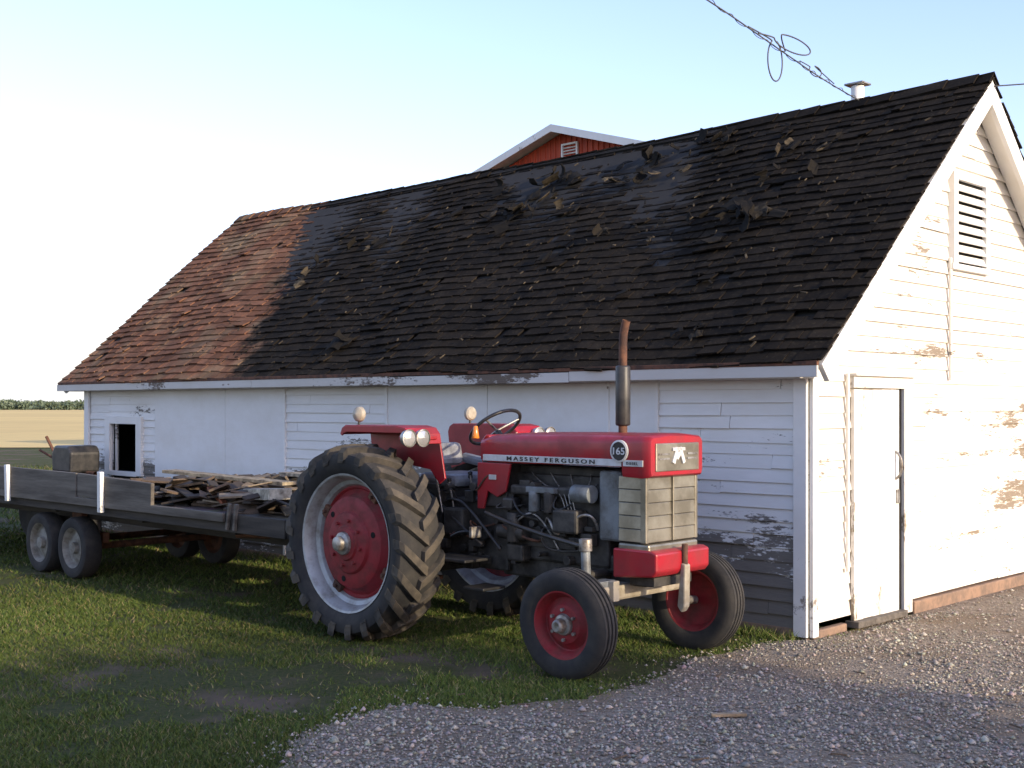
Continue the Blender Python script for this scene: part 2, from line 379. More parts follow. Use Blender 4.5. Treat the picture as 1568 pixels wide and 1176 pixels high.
def debris(mb,x,s,size):
    n=4; wv=size*random.uniform(.5,1.2); ln=size*random.uniform(.7,1.3); rot=random.uniform(0,6.28); curl=random.uniform(-1.8,2.2); lift=random.uniform(0,.5)
    c=(random.random()**2.3,0,0); base=len(mb.v)
    px,pz=0,0.0; ang=lift; pts=[(0,0)]
    for i in range(n):
        px+=ln/n*math.cos(ang); pz+=ln/n*math.sin(ang); ang+=curl/n; pts.append((px,max(pz,-.01)))
    for i,(a,h) in enumerate(pts):
        for wq in(-.5,.5):
            jx=random.uniform(-.025,.025)
            dx=a*math.cos(rot)-(wq*wv+jx)*math.sin(rot); ds=a*math.sin(rot)+(wq*wv+jx)*math.cos(rot)
            v=rp(x+dx,s+ds,.05+sag(x,s)+h+random.uniform(0,.012)); mb.v.append(v); mb.c.append(c)
    for i in range(n): mb.f.append((base+2*i,base+2*i+1,base+2*i+3,base+2*i+2))
mb=MB(); ca=math.cos(alpha)
for x,q,sx_,sq,n,sz in((-4.5,2.05,.8,.3,34,.16),(-2.95,2.33,.9,.2,24,.14),(-1.32,1.28,.25,.15,10,.17),(-1.4,2.05,.5,.3,10,.12),(-5.6,.17,.1,.06,3,.18),(-6.75,1.8,.35,.3,5,.13),(-7.8,1.4,.3,.25,6,.13),(-1.12,.1,.2,.1,3,.11),(-2.3,.55,.3,.1,2,.11),(-4.0,1.5,1.2,.5,5,.10),(-3,1.4,2,.6,4,.08),(-2.2,1.8,1.5,.5,9,.09)):
    for _ in range(n):
        qq=min(max(random.gauss(q,sq*.7),-.1),2.5); debris(mb,min(random.gauss(x,sx_*.6),0),(qq+.2)/ca,sz*random.uniform(.5,1.25))
mb.out(S,'torn_shingles','debris',solid=.008)
mb=MB()
for _ in range(420):
    x=random.uniform(-8.5,.1); s=random.uniform(.1,3.7)
    mb.box(rp(x,s,.05+sag(x,s)),(random.uniform(.02,.07),random.uniform(.006,.018),.008),Rx(alpha)@Rz(random.uniform(0,3)),(random.random(),0,0))
mb.out(S,'shingle_crumbs','debris')
cyl(S,'chimney_pipe',(-1.2,2.95,4.2),(-1.2,2.95,4.80),.062,'trim')
box(S,'chimney_cap',(-1.2,2.95,4.815),(.2,.17,.02),'steel')

# ================================================================ BARN
B=G('red_barn',-18.7,24)
bx=-18.7; hw=5; by0,by1=18.3,30; ze=8.18; za=9.66
v=[(bx-hw+.4,by0,0),(bx+hw-.4,by0,0),(bx+hw-.4,by0,ze-.1),(bx,by0,za-.1),(bx-hw+.4,by0,ze-.1)]
v+=[(a,by1,c) for a,b,c in v]
mesh(B,'walls',v,[(0,1,2,3,4),(9,8,7,6,5),(0,5,6,1),(1,6,7,2),(4,9,5,0)],'barn')
mb=MB()
for i in range(46):
    x=bx-4.5+.2*i; h=za-.12-abs(x-bx)*.31
    mb.box((x,by0-.015,h/2),(.04,.03,h))
mb.out(B,'board_battens','barn')
for sg in(-1,1):
    mb=MB()
    mb.hexa([(bx,by0-.5,za-.1),(bx+sg*hw,by0-.5,ze-.1),(bx+sg*hw,by1+.4,ze-.1),(bx,by1+.4,za-.1),(bx,by0-.5,za+.0),(bx+sg*hw,by0-.5,ze+.0),(bx+sg*hw,by1+.4,ze+.0),(bx,by1+.4,za)])
    mb.out(B,'roof_slope','barnroof')
    mb=MB()
    mb.hexa([(bx,by0-.54,za-.17),(bx+sg*hw,by0-.54,ze-.17),(bx+sg*hw,by0-.505,ze-.17),(bx,by0-.505,za-.17),(bx,by0-.54,za+.04),(bx+sg*hw,by0-.54,ze+.04),(bx+sg*hw,by0-.505,ze+.04),(bx,by0-.505,za+.04)])
    mb.out(B,'white_rake_trim','trim')
mb=MB()
for i in range(6): mb.box((bx+.3,by0-.06,8.64+.085*i),(.5,.03,.02),Rx(R(-35)))
mb.box((bx+.02,by0-.06,8.87),(.05,.06,.56));mb.box((bx+.58,by0-.06,8.87),(.05,.06,.56));mb.box((bx+.3,by0-.06,9.17),(.6,.06,.05))
mb.out(B,'louver','trim')

# ================================================================ TRACTOR (x forward, y left, z up)
T=G('farm_tractor',-2.32,-1.5,zero=True)
RX=-.06
def wheel_rear(y,sg,nm):
    c=(RX,y,.71)
    prof=[(.485,-.13),(.50,-.155),(.56,-.188),(.61,-.195),(.645,-.185),(.664,-.14),(.672,-.06),(.674,0),(.672,.06),(.664,.14),(.645,.185),(.61,.195),(.56,.188),(.50,.155),(.485,.13)]
    revolve(T,'rear_tyre_'+nm,prof,c,'tire',seg=72)
    V=[];F=[]
    n=21
    for side in(-1,1):
        for i in range(n):
            t0=2*math.pi*(i+(.5 if side>0 else 0))/n
            path=[(-.02,0,.716,.655),(.06,-.085,.716,.655),(.13,-.17,.71,.64),(.188,-.25,.694,.62),(.203,-.29,.655,.60),(.2,-.31,.60,.58)]
            b=len(V)
            for k,(yy,dt,rt,rb) in enumerate(path):
                hwid=.034/.7*(1 if k<4 else .9)
                for rr,e in((rb,-hwid*1.25),(rt,-hwid),(rt,hwid),(rb,hwid*1.25)):
                    t=t0+dt+e; V.append((c[0]+rr*math.sin(t),c[1]+side*yy,c[2]+rr*math.cos(t)))
            for k in range(len(path)-1):
                o=b+4*k
                for e in range(4):
                    F.append((o+e,o+(e+1)%4,o+4+(e+1)%4,o+4+e))
            F.append((b,b+3,b+2,b+1)); o=b+4*(len(path)-1); F.append((o,o+1,o+2,o+3))
    mesh(T,'tyre_lugs_'+nm,V,F,'lug',bevel=.006)
    for s in(1,-1):
        revolve(T,'rim_'+nm,[(.495,.15),(.505,.165),(.49,.16),(.47,.13),(.455,.075),(.425,.06),(.41,.03),(.40,.0)],c,'rim',sgn=s)
    revolve(T,'wheel_disc_'+nm,[(.415,.035),(.40,.045),(.385,.03),(.36,.05),(.335,.10),(.31,.112),(.23,.118),(.215,.14),(.20,.145),(.13,.15),(.12,.165),(.085,.17)],c,'redrim',sgn=sg)
    revolve(T,'wheel_disc_back_'+nm,[(.41,.02),(.3,.05),(.1,.08),(.0,.08)],c,'redrim',sgn=sg)
    revolve(T,'hub_'+nm,[(.085,.165),(.08,.19),(.055,.2),(.05,.235),(.03,.245),(0,.245)],c,'steel',sgn=sg)
    mb=MB()
    for i in range(8):
        t=2*math.pi*i/8+.2; a=Vector((c[0]+.165*math.sin(t),c[1]+sg*.14,c[2]+.165*math.cos(t))); mb.cyl(a,a+Vector((0,sg*.03,0)),.013,8)
    mb.out(T,'wheel_bolts_'+nm,'redrim')
    mb=MB()
    for i in range(4):
        t=2*math.pi*i/4+.55; a=Vector((c[0]+.395*math.sin(t),c[1]+sg*.05,c[2]+.395*math.cos(t))); mb.box(a,(.09,.05,.06),Ry(t)); mb.cyl(a,a+Vector((0,sg*.05,0)),.015,8)
    mb.out(T,'rim_clamps_'+nm,'rust',bevel=.006)
    mb=MB()
    for i in range(3):
        t=2*math.pi*i/3+1.3; a=Vector((c[0]+.275*math.sin(t),c[1]+sg*.112,c[2]+.275*math.cos(t))); mb.cyl(a,a+Vector((0,sg*.006,0)),.022,14)
    mb.out(T,'disc_holes_'+nm,'dark')
wheel_rear(-.72,-1,'right'); wheel_rear(.72,1,'left')
def wheel_front(x,y,sg,nm,yaw=0):
    c=Vector((0,0,0)); 
    r=.345
    prof=[(.205,-.06),(.215,-.072),(.25,-.085),(.295,-.088),(.325,-.078),(.335,-.066),(.342,-.062),(.344,-.045),(.334,-.042),(.334,-.03),(.345,-.027),(.345,-.008),(.334,-.006),(.334,.006),(.345,.008),(.345,.027),(.334,.03),(.334,.042),(.344,.045),(.342,.062),(.335,.066),(.325,.078),(.295,.088),(.25,.085),(.215,.072),(.205,.06)]
    obs=[revolve(T,'front_tyre_'+nm,prof,c,'tire')]
    for s in(1,-1): obs.append(revolve(T,'front_rim_'+nm,[(.205,.06),(.215,.072),(.205,.07),(.19,.045),(.18,.03),(.17,.0)],c,'redrim',sgn=s))
    obs.append(revolve(T,'front_disc_'+nm,[(.18,.01),(.165,.0),(.14,.012),(.12,.035),(.09,.04),(.07,.04)],c,'redrim',sgn=sg))
    obs.append(revolve(T,'front_disc_inner_'+nm,[(.18,-.0),(.13,.0),(.07,.02),(.0,.02)],c,'redrim',sgn=sg))
    obs.append(revolve(T,'front_hub_'+nm,[(.07,.035),(.062,.06),(.045,.065),(.04,.11),(.03,.12),(0,.12)],c,'steel',sgn=sg))
    mb=MB()
    for i in range(6):
        t=i*math.pi/3; a=Vector((.095*math.sin(t),sg*.035,.095*math.cos(t))); mb.cyl(a,a+Vector((0,sg*.025,0)),.011,8)
    obs.append(mb.out(T,'front_bolts_'+nm,'steel'))
    for o in obs: o.location=(x,y,r); o.rotation_euler=(R(3)*sg*-1,0,yaw)
wheel_front(1.90,-.665,-1,'right',R(3)); wheel_front(1.93,.67,1,'left',R(3))
def loft(name,stations,mat,bevel=0.004):
    V=[];F=[];n=None
    for (x,hw_,zb,zt,rr) in stations:
        ring=[(hw_*.97,zb),(hw_,zb+.03)]
        for k in range(6):
            a=math.pi/2*k/5; ring.append((hw_-rr+rr*math.cos(a),zt-rr+rr*math.sin(a)))
        ring.append((hw_*.35,zt+.012))
        full=ring+[(-a,b) for a,b in ring[::-1]]
        n=len(full); V+=[(x,a,b) for a,b in full]
    for i in range(len(stations)-1):
        for k in range(n):
            F.append((i*n+k,i*n+(k+1)%n,(i+1)*n+(k+1)%n,(i+1)*n+k))
    F.append(tuple(range(n))); F.append(tuple(range((len(stations)-1)*n,len(stations)*n))[::-1])
    o=mesh(T,name,V,F,mat,smooth=True); m=o.modifiers.new('e','EDGE_SPLIT'); m.split_angle=R(40); return o
loft('bonnet',[(.70,.25,1.32,1.475,.05),(.80,.27,1.305,1.49,.055),(1.1,.28,1.305,1.505,.06),(1.6,.28,1.31,1.512,.06),(2.02,.28,1.31,1.512,.055)],'red')
loft('bonnet_nose',[(2.024,.283,1.25,1.514,.055),(2.18,.288,1.243,1.514,.05),(2.235,.285,1.25,1.508,.04),(2.25,.275,1.262,1.497,.035)],'red')
box(T,'nose_panel',(2.252,0,1.375),(.012,.46,.18),'grille',bevel=.01)
mb=MB()
for sg in(-1,1): mb.box((2.262,sg*.035,1.385),(.014,.03,.11),Rx(R(24*sg)))
mb.box((2.262,0,1.425),(.014,.13,.022)); mb.box((2.261,0,1.385),(.010,.06,.03),Rx(R(45)))
mb.out(T,'nose_emblem','white',bevel=.003)
mb=MB(); 
for sg in(-1,1): mb.box((2.26,sg*.15,1.395),(.008,.11,.012)); mb.box((2.26,sg*.15,1.365),(.008,.11,.012))
mb.out(T,'nose_slots','steel')
for sg in(-1,1):
    box(T,'side_stripe',(1.39,sg*.283,1.337),(1.26,.008,.045),'white',bevel=.002)
    box(T,'stripe_lower',(2.12,sg*.291,1.337),(.16,.006,.04),'white',bevel=.002)
revolve(T,'badge_ring',[(.072,.0),(.072,.014),(.06,.018),(.06,.01)],(2.01,-.284,1.412),'white',sgn=-1,seg=32)
revolve(T,'badge_face',[(.062,.012),(.0,.012)],(2.01,-.284,1.412),'ink',sgn=-1,seg=32)
def text(name,s,width,loc,mat,h=None):
    cu=bpy.data.curves.new(name,'FONT'); cu.body=s; cu.size=.1; cu.extrude=.002; cu.space_character=1.45 if len(s)>4 else 1.0
    cu.offset=.0015
    ob=bpy.data.objects.new(name,cu); scene.collection.objects.link(ob); bpy.context.view_layer.update()
    me=bpy.data.meshes.new_from_object(ob.evaluated_get(bpy.context.evaluated_depsgraph_get())); bpy.data.objects.remove(ob)
    xs=[v.co.x for v in me.vertices]; ys=[v.co.y for v in me.vertices]; k=width/(max(xs)-min(xs)); hh=(max(ys)-min(ys))
    kh=k if h is None else h/hh
    for v in me.vertices: v.co.x=(v.co.x-min(xs))*k; v.co.y=(v.co.y-min(ys))*kh
    me.materials.clear(); me.materials.append(M[mat]); o=bpy.data.objects.new(name,me); scene.collection.objects.link(o); o.parent=T.e; o.location=loc; o.rotation_euler=(R(90),0,0)
text('side_lettering','MASSEY FERGUSON',.80,(1.0,-.2885,1.323),'ink',.028)
text('badge_number','165',.095,(1.962,-.297,1.39),'white',.046)
text('nose_side_lettering','DIESEL',.09,(2.07,-.295,1.328),'ink',.018)
for sg in(-1,1):
    y0,y1=sorted((sg*.262,sg*.283))
    prism(T,'cowl_panel',[(.70,1.30),(1.03,1.30),(.98,1.10),(.90,1.06),(.80,1.10),(.76,.97),(.70,.97)],y0,y1,'red')
box(T,'cowl_core',(.84,0,1.15),(.24,.5,.32),'black')
box(T,'cowl_badge',(.86,-.289,1.2),(.07,.008,.035),'white',bevel=.002)
box(T,'grille_shell',(2.10,0,1.035),(.19,.50,.42),'engine',bevel=.01)
mb=MB()
for i in range(5):
    z0=.835+.084*i
    mb.hexa([(1.98,-.266,z0),(2.210,-.266,z0),(2.210,.266,z0),(1.98,.266,z0),(1.98,-.261,z0+.082),(2.206,-.261,z0+.082),(2.206,.261,z0+.082),(1.98,.261,z0+.082)])
mb.out(T,'grille_panels','grille',bevel=.004)
mb=MB(); mb.box((2.215,0,1.04),(.02,.012,.41)); 
for sg in(-1,1): mb.box((2.19,sg*.262,1.04),(.045,.03,.415))
mb.out(T,'grille_strips','grille',bevel=.004)
box(T,'grille_base',(2.10,0,.795),(.25,.53,.06),'grille',bevel=.015)
box(T,'radiator_side',(1.88,0,1.05),(.19,.46,.46),'engl',bevel=.02)
prism(T,'front_bolster',[(1.95,.60),(2.27,.625),(2.30,.66),(2.30,.775),(2.26,.79),(1.95,.79)],-.285,.285,'red',bevel=.012)
box(T,'bolster_notch',(2.12,0,.58),(.2,.4,.06),'engine')
prism(T,'drawbar_bracket',[(2.30,.70),(2.335,.69),(2.33,.42),(2.30,.38),(2.27,.42)],-.03,.03,'cream',bevel=.01)
cyl(T,'front_pin',(2.31,0,.60),(2.31,0,.82),.02,'rust')
cyl(T,'exhaust_elbow',(1.82,-.02,1.5),(1.82,-.02,1.60),.03,'rust')
cyl(T,'exhaust_muffler',(1.82,-.02,1.57),(1.82,-.02,1.97),.05,'black',bevel=.012)
tube(T,'exhaust_stack',[(1.82,-.02,1.95),(1.82,-.02,2.12),(1.825,-.02,2.2),(1.85,-.02,2.27)],.028,'rust')
E=[('engine_block',(1.33,0,.88),(1.0,.36,.5),'engine'),('cylinder_head',(1.35,0,1.17),(.85,.30,.12),'engine'),('valve_cover',(1.35,0,1.25),(.8,.22,.07),'engine'),
('oil_pan',(1.30,0,.58),(.95,.30,.16),'engine'),('gearbox',(.55,0,.78),(.75,.40,.5),'engine'),('axle_centre',(0,0,.72),(.5,.46,.5),'engine'),('lift_cover',(-.1,0,1.0),(.5,.36,.12),'engine'),
('inlet_manifold',(1.35,-.21,1.12),(.7,.1,.07),'engine'),('injection_pump',(1.55,-.25,.93),(.22,.12,.16),'engine'),('starter_bracket',(1.05,-.22,.68),(.16,.1,.12),'engine'),
('battery_box',(.78,0,1.36),(.1,.4,.14),'black'),('front_axle_beam',(1.93,0,.50),(.11,1.02,.10),'cream'),('axle_support',(1.95,0,.60),(.3,.26,.14),'engine'),('frame_rail',(1.75,0,.66),(.4,.32,.12),'engine'),
('footboard_right',(.62,-.40,.62),(.42,.26,.02),'black'),('footboard_left',(.62,.40,.62),(.42,.26,.02),'black'),('brake_housing',(.45,-.24,.86),(.2,.1,.2),'engine'),('tool_box',(1.0,-.24,1.02),(.10,.1,.09),'black'),
('fuel_filter_head',(1.32,-.26,1.13),(.26,.08,.04),'engl'),('side_cover',(1.28,-.19,.86),(.55,.02,.26),'engine'),('step',(.85,-.36,.43),(.2,.22,.02),'black')]
for n_,c_,d_,m_ in E: box(T,n_,c_,d_,m_,bevel=.018 if min(d_)>.05 else .005)
C_=[('rear_axle_housing',(0,-.55,.71),(0,.55,.71),.10,'engine'),('fuel_filter',(1.25,-.27,.98),(1.25,-.27,1.12),.042,'engl'),('fuel_filter_b',(1.39,-.27,.98),(1.39,-.27,1.12),.042,'engine'),
('oil_filter',(1.05,-.27,.76),(1.05,-.27,.96),.048,'engine'),('alternator',(1.60,-.26,1.12),(1.76,-.26,1.12),.06,'engl'),('fan_hub',(1.7,0,1.02),(1.78,0,1.02),.16,'black'),('starter',(.9,-.25,.82),(1.15,-.25,.82),.05,'engine'),
('air_cleaner',(1.65,.2,1.0),(1.65,.2,1.24),.08,'engine'),('spindle_right',(1.92,-.50,.44),(1.90,-.50,.84),.03,'engl'),('spindle_left',(1.92,.50,.44),(1.90,.50,.80),.03,'cream'),('spindle_cap_right',(1.905,-.5,.78),(1.903,-.5,.86),.042,'steel'),
('stub_right',(1.91,-.5,.36),(1.91,-.66,.345),.03,'steel'),('stub_left',(1.92,.5,.36),(1.92,.66,.345),.03,'steel'),('pto_shaft',(-.25,0,.6),(-.42,0,.6),.025,'steel'),('crank_pulley',(1.83,0,.75),(1.87,0,.75),.09,'black'),
('steer_cylinder',(1.78,-.42,.60),(1.78,.2,.60),.03,'engine'),('kingpost_right',(1.91,-.5,.36),(1.91,-.5,.47),.045,'engine')]
for n_,a_,b_,r_,m_ in C_: cyl(T,n_,a_,b_,r_,m_,bevel=.006)
box(T,'axle_extension_right',(1.93,-.42,.545),(.09,.28,.08),'engl'); box(T,'axle_clamp_right',(1.95,-.33,.52),(.14,.06,.13),'cream')
tube(T,'steering_drag_link',[(.82,-.32,.95),(1.2,-.36,.86),(1.87,-.46,.80)],.014,'black')
tube(T,'tie_rod',[(1.80,-.5,.52),(1.76,0,.52),(1.80,.5,.52)],.014,'steel')
for i in range(4): tube(T,'injector_line',[(1.52+.03*i,-.26,1.0),(1.5+.02*i,-.27,1.13),(1.25+.15*i,-.2,1.16),(1.1+.18*i,-.14,1.24)],.004,'steel')
tube(T,'fuel_hose',[(1.02,-.25,1.07),(1.1,-.31,1.0),(1.2,-.29,.93),(1.3,-.27,1.0)],.008,'black')
tube(T,'hydraulic_hose_a',[(.3,-.2,1.0),(.5,-.3,1.05),(.7,-.28,.9),(.95,-.3,.7)],.011,'black')
tube(T,'hydraulic_hose_b',[(.1,-.2,1.05),(.35,-.27,.95),(.6,-.3,.8),(.8,-.33,.72)],.011,'black')
tube(T,'radiator_hose',[(1.80,.06,1.22),(1.7,.0,1.24),(1.62,0,1.22)],.03,'black')
tube(T,'exhaust_manifold',[(1.0,.2,1.15),(1.4,.22,1.17),(1.75,.1,1.25),(1.82,-.02,1.4),(1.82,-.02,1.52)],.03,'rust')
tube(T,'brake_pedal_arm',[(.45,-.3,.75),(.6,-.34,.82),(.75,-.36,.80)],.012,'black'); box(T,'brake_pedal',(.76,-.36,.81),(.03,.1,.08),'steel')
tube(T,'clutch_pedal_arm',[(.45,.3,.75),(.6,.34,.82),(.75,.36,.80)],.012,'black')
mb=MB()
rr=random.Random(3)
for _ in range(60):
    x=rr.uniform(.1,1.75); z0=rr.uniform(.55,1.2); y0=-.19-rr.uniform(0,.06)
    if rr.random()<.5: mb.box((x,y0,z0),(rr.uniform(.03,.12),rr.uniform(.03,.08),rr.uniform(.03,.1)))
    else: mb.cyl((x,y0+.05,z0),(x,y0-.03,z0),rr.uniform(.012,.035),10)
mb.out(T,'engine_fittings','engine',bevel=.004)
for i in range(14):
    x=rr.uniform(.15,1.5); z0=rr.uniform(.7,1.2)
    tube(T,'engine_pipe',[(x,-.22,z0),(x+rr.uniform(-.1,.15),-.3,z0+rr.uniform(-.15,.1)),(x+rr.uniform(0,.35),-.28,z0+rr.uniform(-.2,.15)),(x+rr.uniform(.1,.4),-.2,z0+rr.uniform(-.2,.1))],rr.choice((.005,.007,.01)),rr.choice(('steel','black','rust','engine')))
for i,(x,z0) in enumerate(((.50,1.02),(.56,1.05),(.40,1.0),(.33,1.02))):
    tube(T,'control_lever',[(x,-.1-.06*i,z0-.1),(x-.04,-.12-.06*i,z0+.15)],.007,'steel'); revolve(T,'lever_knob',[(0,.0),(.018,.012),(.018,.03),(0,.04)],(x-.04,-.12-.06*i,z0+.14),'black',axis='Z',seg=12)
cw=Vector((.60,0,1.545)); ax=Vector((-.62,0,.79)).normalized(); qz=ax.to_track_quat('Z','Y')
ring=[cw+qz@Vector((.205*math.cos(t),.205*math.sin(t),0)) for t in [2*math.pi*i/24 for i in range(24)]]
tube(T,'steering_wheel',ring,.013,'black',closed=True)
for k in range(3):
    t=2*math.pi*k/3+.5; tube(T,'steering_spoke',[cw-ax*.03,cw+qz@Vector((.2*math.cos(t),.2*math.sin(t),0))],.009,'steel',kind='POLY')
cyl(T,'steering_column',cw-ax*.04,Vector((.84,0,1.25)),.025,'black')
prism(T,'dash_panel',[(.70,1.28),(.70,1.46),(.74,1.5),(.78,1.49),(.78,1.28)],-.24,.24,'red',bevel=.01)
for sg,nm in((-1,'right'),(1,'left')):
    prof=[(-.34,1.49),(-.32,1.535),(-.28,1.555),(.30,1.555),(.39,1.54),(.43,1.50),(.445,1.43)]
    V=[];F=[]
    for x,z0 in prof:
        for y in(.40,.70): V.append((x,sg*y,z0))
    for i in range(len(prof)-1): F.append((2*i,2*i+1,2*i+3,2*i+2))
    mesh(T,'fender_top_'+nm,V,F,'red',solid=.012,bevel=.003)
    y0,y1=sorted((sg*.398,sg*.412))
    prism(T,'fender_skirt_'+nm,[(-.34,1.49),(-.32,1.533),(-.28,1.553),(.30,1.553),(.39,1.538),(.43,1.50),(.46,1.36),(.50,1.18),(.44,1.14),(.34,1.24),(0,1.28),(-.3,1.2)],y0,y1,'red',bevel=.002)
    y0,y1=sorted((sg*.69,sg*.702))
    prism(T,'fender_lip_'+nm,[(-.34,1.49),(-.32,1.533),(-.28,1.553),(.30,1.553),(.39,1.538),(.43,1.50),(.445,1.43),(.425,1.43),(.40,1.475),(.35,1.51),(-.26,1.51),(-.30,1.50),(-.32,1.48)],y0,y1,'red',bevel=.002)
    for y in(.735,.605):
        revolve(T,'headlamp_shell_'+nm,[(0,-.07),(.03,-.065),(.055,-.03),(.062,.0),(.064,.012),(.056,.014)],(.475,sg*y,1.475),'steel',axis='X',seg=32)
        revolve(T,'headlamp_glass_'+nm,[(.057,.008),(.04,.018),(.0,.022)],(.475,sg*y,1.475),'glass',axis='X',seg=32)
    tube(T,'lamp_post_'+nm,[(-.27,sg*.58,1.55),(-.27,sg*.58,1.60)],.01,'black',kind='POLY')
    revolve(T,'rear_lamp_'+nm,[(0,-.04),(.04,-.03),(.055,-.015),(.058,.015),(.045,.03),(0,.035)],(-.27,sg*.58,1.64),'cream',axis='X' if sg>0 else 'Y',seg=24)
box(T,'lamp_bar',(.445,-.62,1.475),(.03,.34,.03),'red')
cyl(T,'amber_lamp',(.70,-.30,1.47),(.70,-.30,1.56),.028,'amber',r2=.014)
box(T,'seat_cushion',(.20,0,1.15),(.42,.46,.10),'vinyl',bevel=.04); box(T,'seat_base',(.18,0,1.06),(.34,.36,.07),'black')
box(T,'seat_back',(-.02,0,1.33),(.09,.46,.18),'vinyl',rot=Ry(R(-12)),bevel=.04)
for sg in(-1,1): box(T,'seat_arm',(.14,sg*.25,1.28),(.30,.06,.08),'vinyl',rot=Ry(R(8)),bevel=.028)
tube(T,'seat_spring',[(.05,0,1.0),(.15,0,1.03),(.05,0,1.07)],.02,'black')
for sg in(-1,1): tube(T,'lower_link',[(-.15,sg*.28,.5),(-.8,sg*.3,.45)],.022,'engine',kind='POLY'); tube(T,'lift_rod',[(-.3,sg*.25,1.0),(-.55,sg*.29,.5)],.015,'engine',kind='POLY')
box(T,'drawbar',(-.35,0,.38),(.7,.07,.03),'rust')

# ================================================================ WAGON
Wg=G('flatbed_wagon',-6.8,-1.4)
q0,q1=-2.30,-.48; 
mb=MB(); x=-12.2
while x<-3.2:
    w=.19; mb.box((x+w/2,(q0+q1)/2,.80+random.uniform(-.004,.004)),(w-.008,q1-q0-.04,.035),None,tuple(random.uniform(.07,.16)*k for k in(1,.87,.72))); x+=w
mb.out(Wg,'deck_planks','plank',bevel=.003)
box(Wg,'side_sill_near',(-7.68,q0,.745),(8.96,.045,.15),'woodd'); box(Wg,'side_sill_far',(-7.68,q1,.745),(8.96,.045,.15),'woodd')
box(Wg,'front_sill',(-3.19,(q0+q1)/2,.745),(.045,q1-q0,.15),'woodd')
box(Wg,'side_board_near',(-9.38,q0-.046,.955),(5.65,.035,.24),'woodg',rot=Ry(R(.35))); box(Wg,'side_board_front',(-5.83,q0-.048,.93),(1.38,.035,.22),'woodg',rot=Ry(R(1.6)))
box(Wg,'lower_rail_near',(-6.5,q0-.05,.79),(5.0,.03,.075),'woodg')
for x,m in((-8.03,'trim'),(-6.02,'trim'),(-10.2,'trim')):
    box(Wg,'stake',(x,q0-.085,.90),(.065,.04,.38),m,rot=Ry(R(random.uniform(-4,4))))
for x in(-3.95,-3.85): box(Wg,'broken_stake',(x,q0-.04,.80),(.03,.03,.22),'woodg',rot=Ry(R(random.uniform(-14,14))))
for q in(-1.9,-.9): box(Wg,'main_beam',(-7.6,q,.62),(8.6,.09,.14),'woodd')
for x in(-10.5,-7.2,-5.5,-4.0): box(Wg,'cross_beam',(x,-1.4,.69),(.09,1.75,.09),'woodd')
def wwheel(x,q,sg):
    c=(x,q,.305)
    revolve(Wg,'wagon_tyre',[(.19,-.075),(.21,-.085),(.26,-.095),(.29,-.085),(.303,-.06),(.305,0),(.303,.06),(.29,.085),(.26,.095),(.21,.085),(.19,.075)],c,'tire',seg=48)
    revolve(Wg,'wagon_rim',[(.195,.075),(.20,.085),(.185,.07),(.17,.03),(.15,.02),(.10,.035),(.06,.035),(.055,.08),(0,.085)],c,'wrim',sgn=sg,seg=48)
    revolve(Wg,'wagon_rim_back',[(.195,.075),(.17,.0),(.0,.0)],c,'rust',sgn=-sg,seg=32)
for x in(-6.84,-7.56):
    for q,sg in((-2.18,-1),(-.6,1)): wwheel(x,q,sg)
    cyl(Wg,'wagon_axle',(x,-2.15,.305),(x,-.63,.305),.035,'rust')
for q in(-2.0,-.8): box(Wg,'bogie_beam',(-7.2,q,.40),(1.1,.07,.10),'rust'); box(Wg,'bogie_hanger',(-7.2,q,.52),(.2,.07,.2),'rust')
tube(Wg,'drawbar_tongue',[(-3.3,-1.4,.62),(-2.9,-1.48,.5),(-2.72,-1.5,.41)],.04,'rust')
for q in(-2.1,-.7): tube(Wg,'tongue_brace',[(-4.2,q,.62),(-3.2,-1.42,.6)],.03,'rust',kind='POLY')
mb=MB()
for _ in range(300):
    x=random.gauss(-4.8,.9); x=min(max(x,-6.6),-3.5); q=random.uniform(-2.16,-.7); lvl=.83+random.random()*max(.03,.22-abs(x+5.0)*.07)
    ln=random.uniform(.08,.6); t=random.random()
    col=(.30,.23,.15) if t<.10 else ((.14,.095,.062) if t<.5 else (.045,.036,.028)); 
    mb.box((x,q,lvl),(ln,random.uniform(.05,.20),random.uniform(.008,.022)),Rz(random.gauss(0,.8))@Ry(random.gauss(0,.13))@Rx(random.gauss(0,.3)),col)
mb.out(Wg,'scrap_lumber','plank',bevel=.002)
mb=MB()
mb.box((-4.9,-1.75,1.06),(1.7,.16,.03),Rz(.10)@Ry(.03),(.42,.34,.22)); mb.box((-3.9,-2.0,.97),(.55,.2,.09),Rz(-.2)@Ry(-.05),(.62,.55,.42)); mb.box((-3.75,-1.5,.96),(.5,.15,.08),Rz(.3),(.5,.42,.3)); mb.box((-5.35,-2.05,.90),(.4,.12,.04),Rz(.4),(.5,.48,.44)); mb.box((-4.5,-2.1,.93),(.5,.05,.03),Rz(-.3)@Ry(.2),(.35,.1,.04)); mb.box((-4.2,-1.2,1.07),(1.3,.14,.03),Rz(-.08),(.5,.42,.3))
mb.out(Wg,'sawn_boards','plank',bevel=.003)

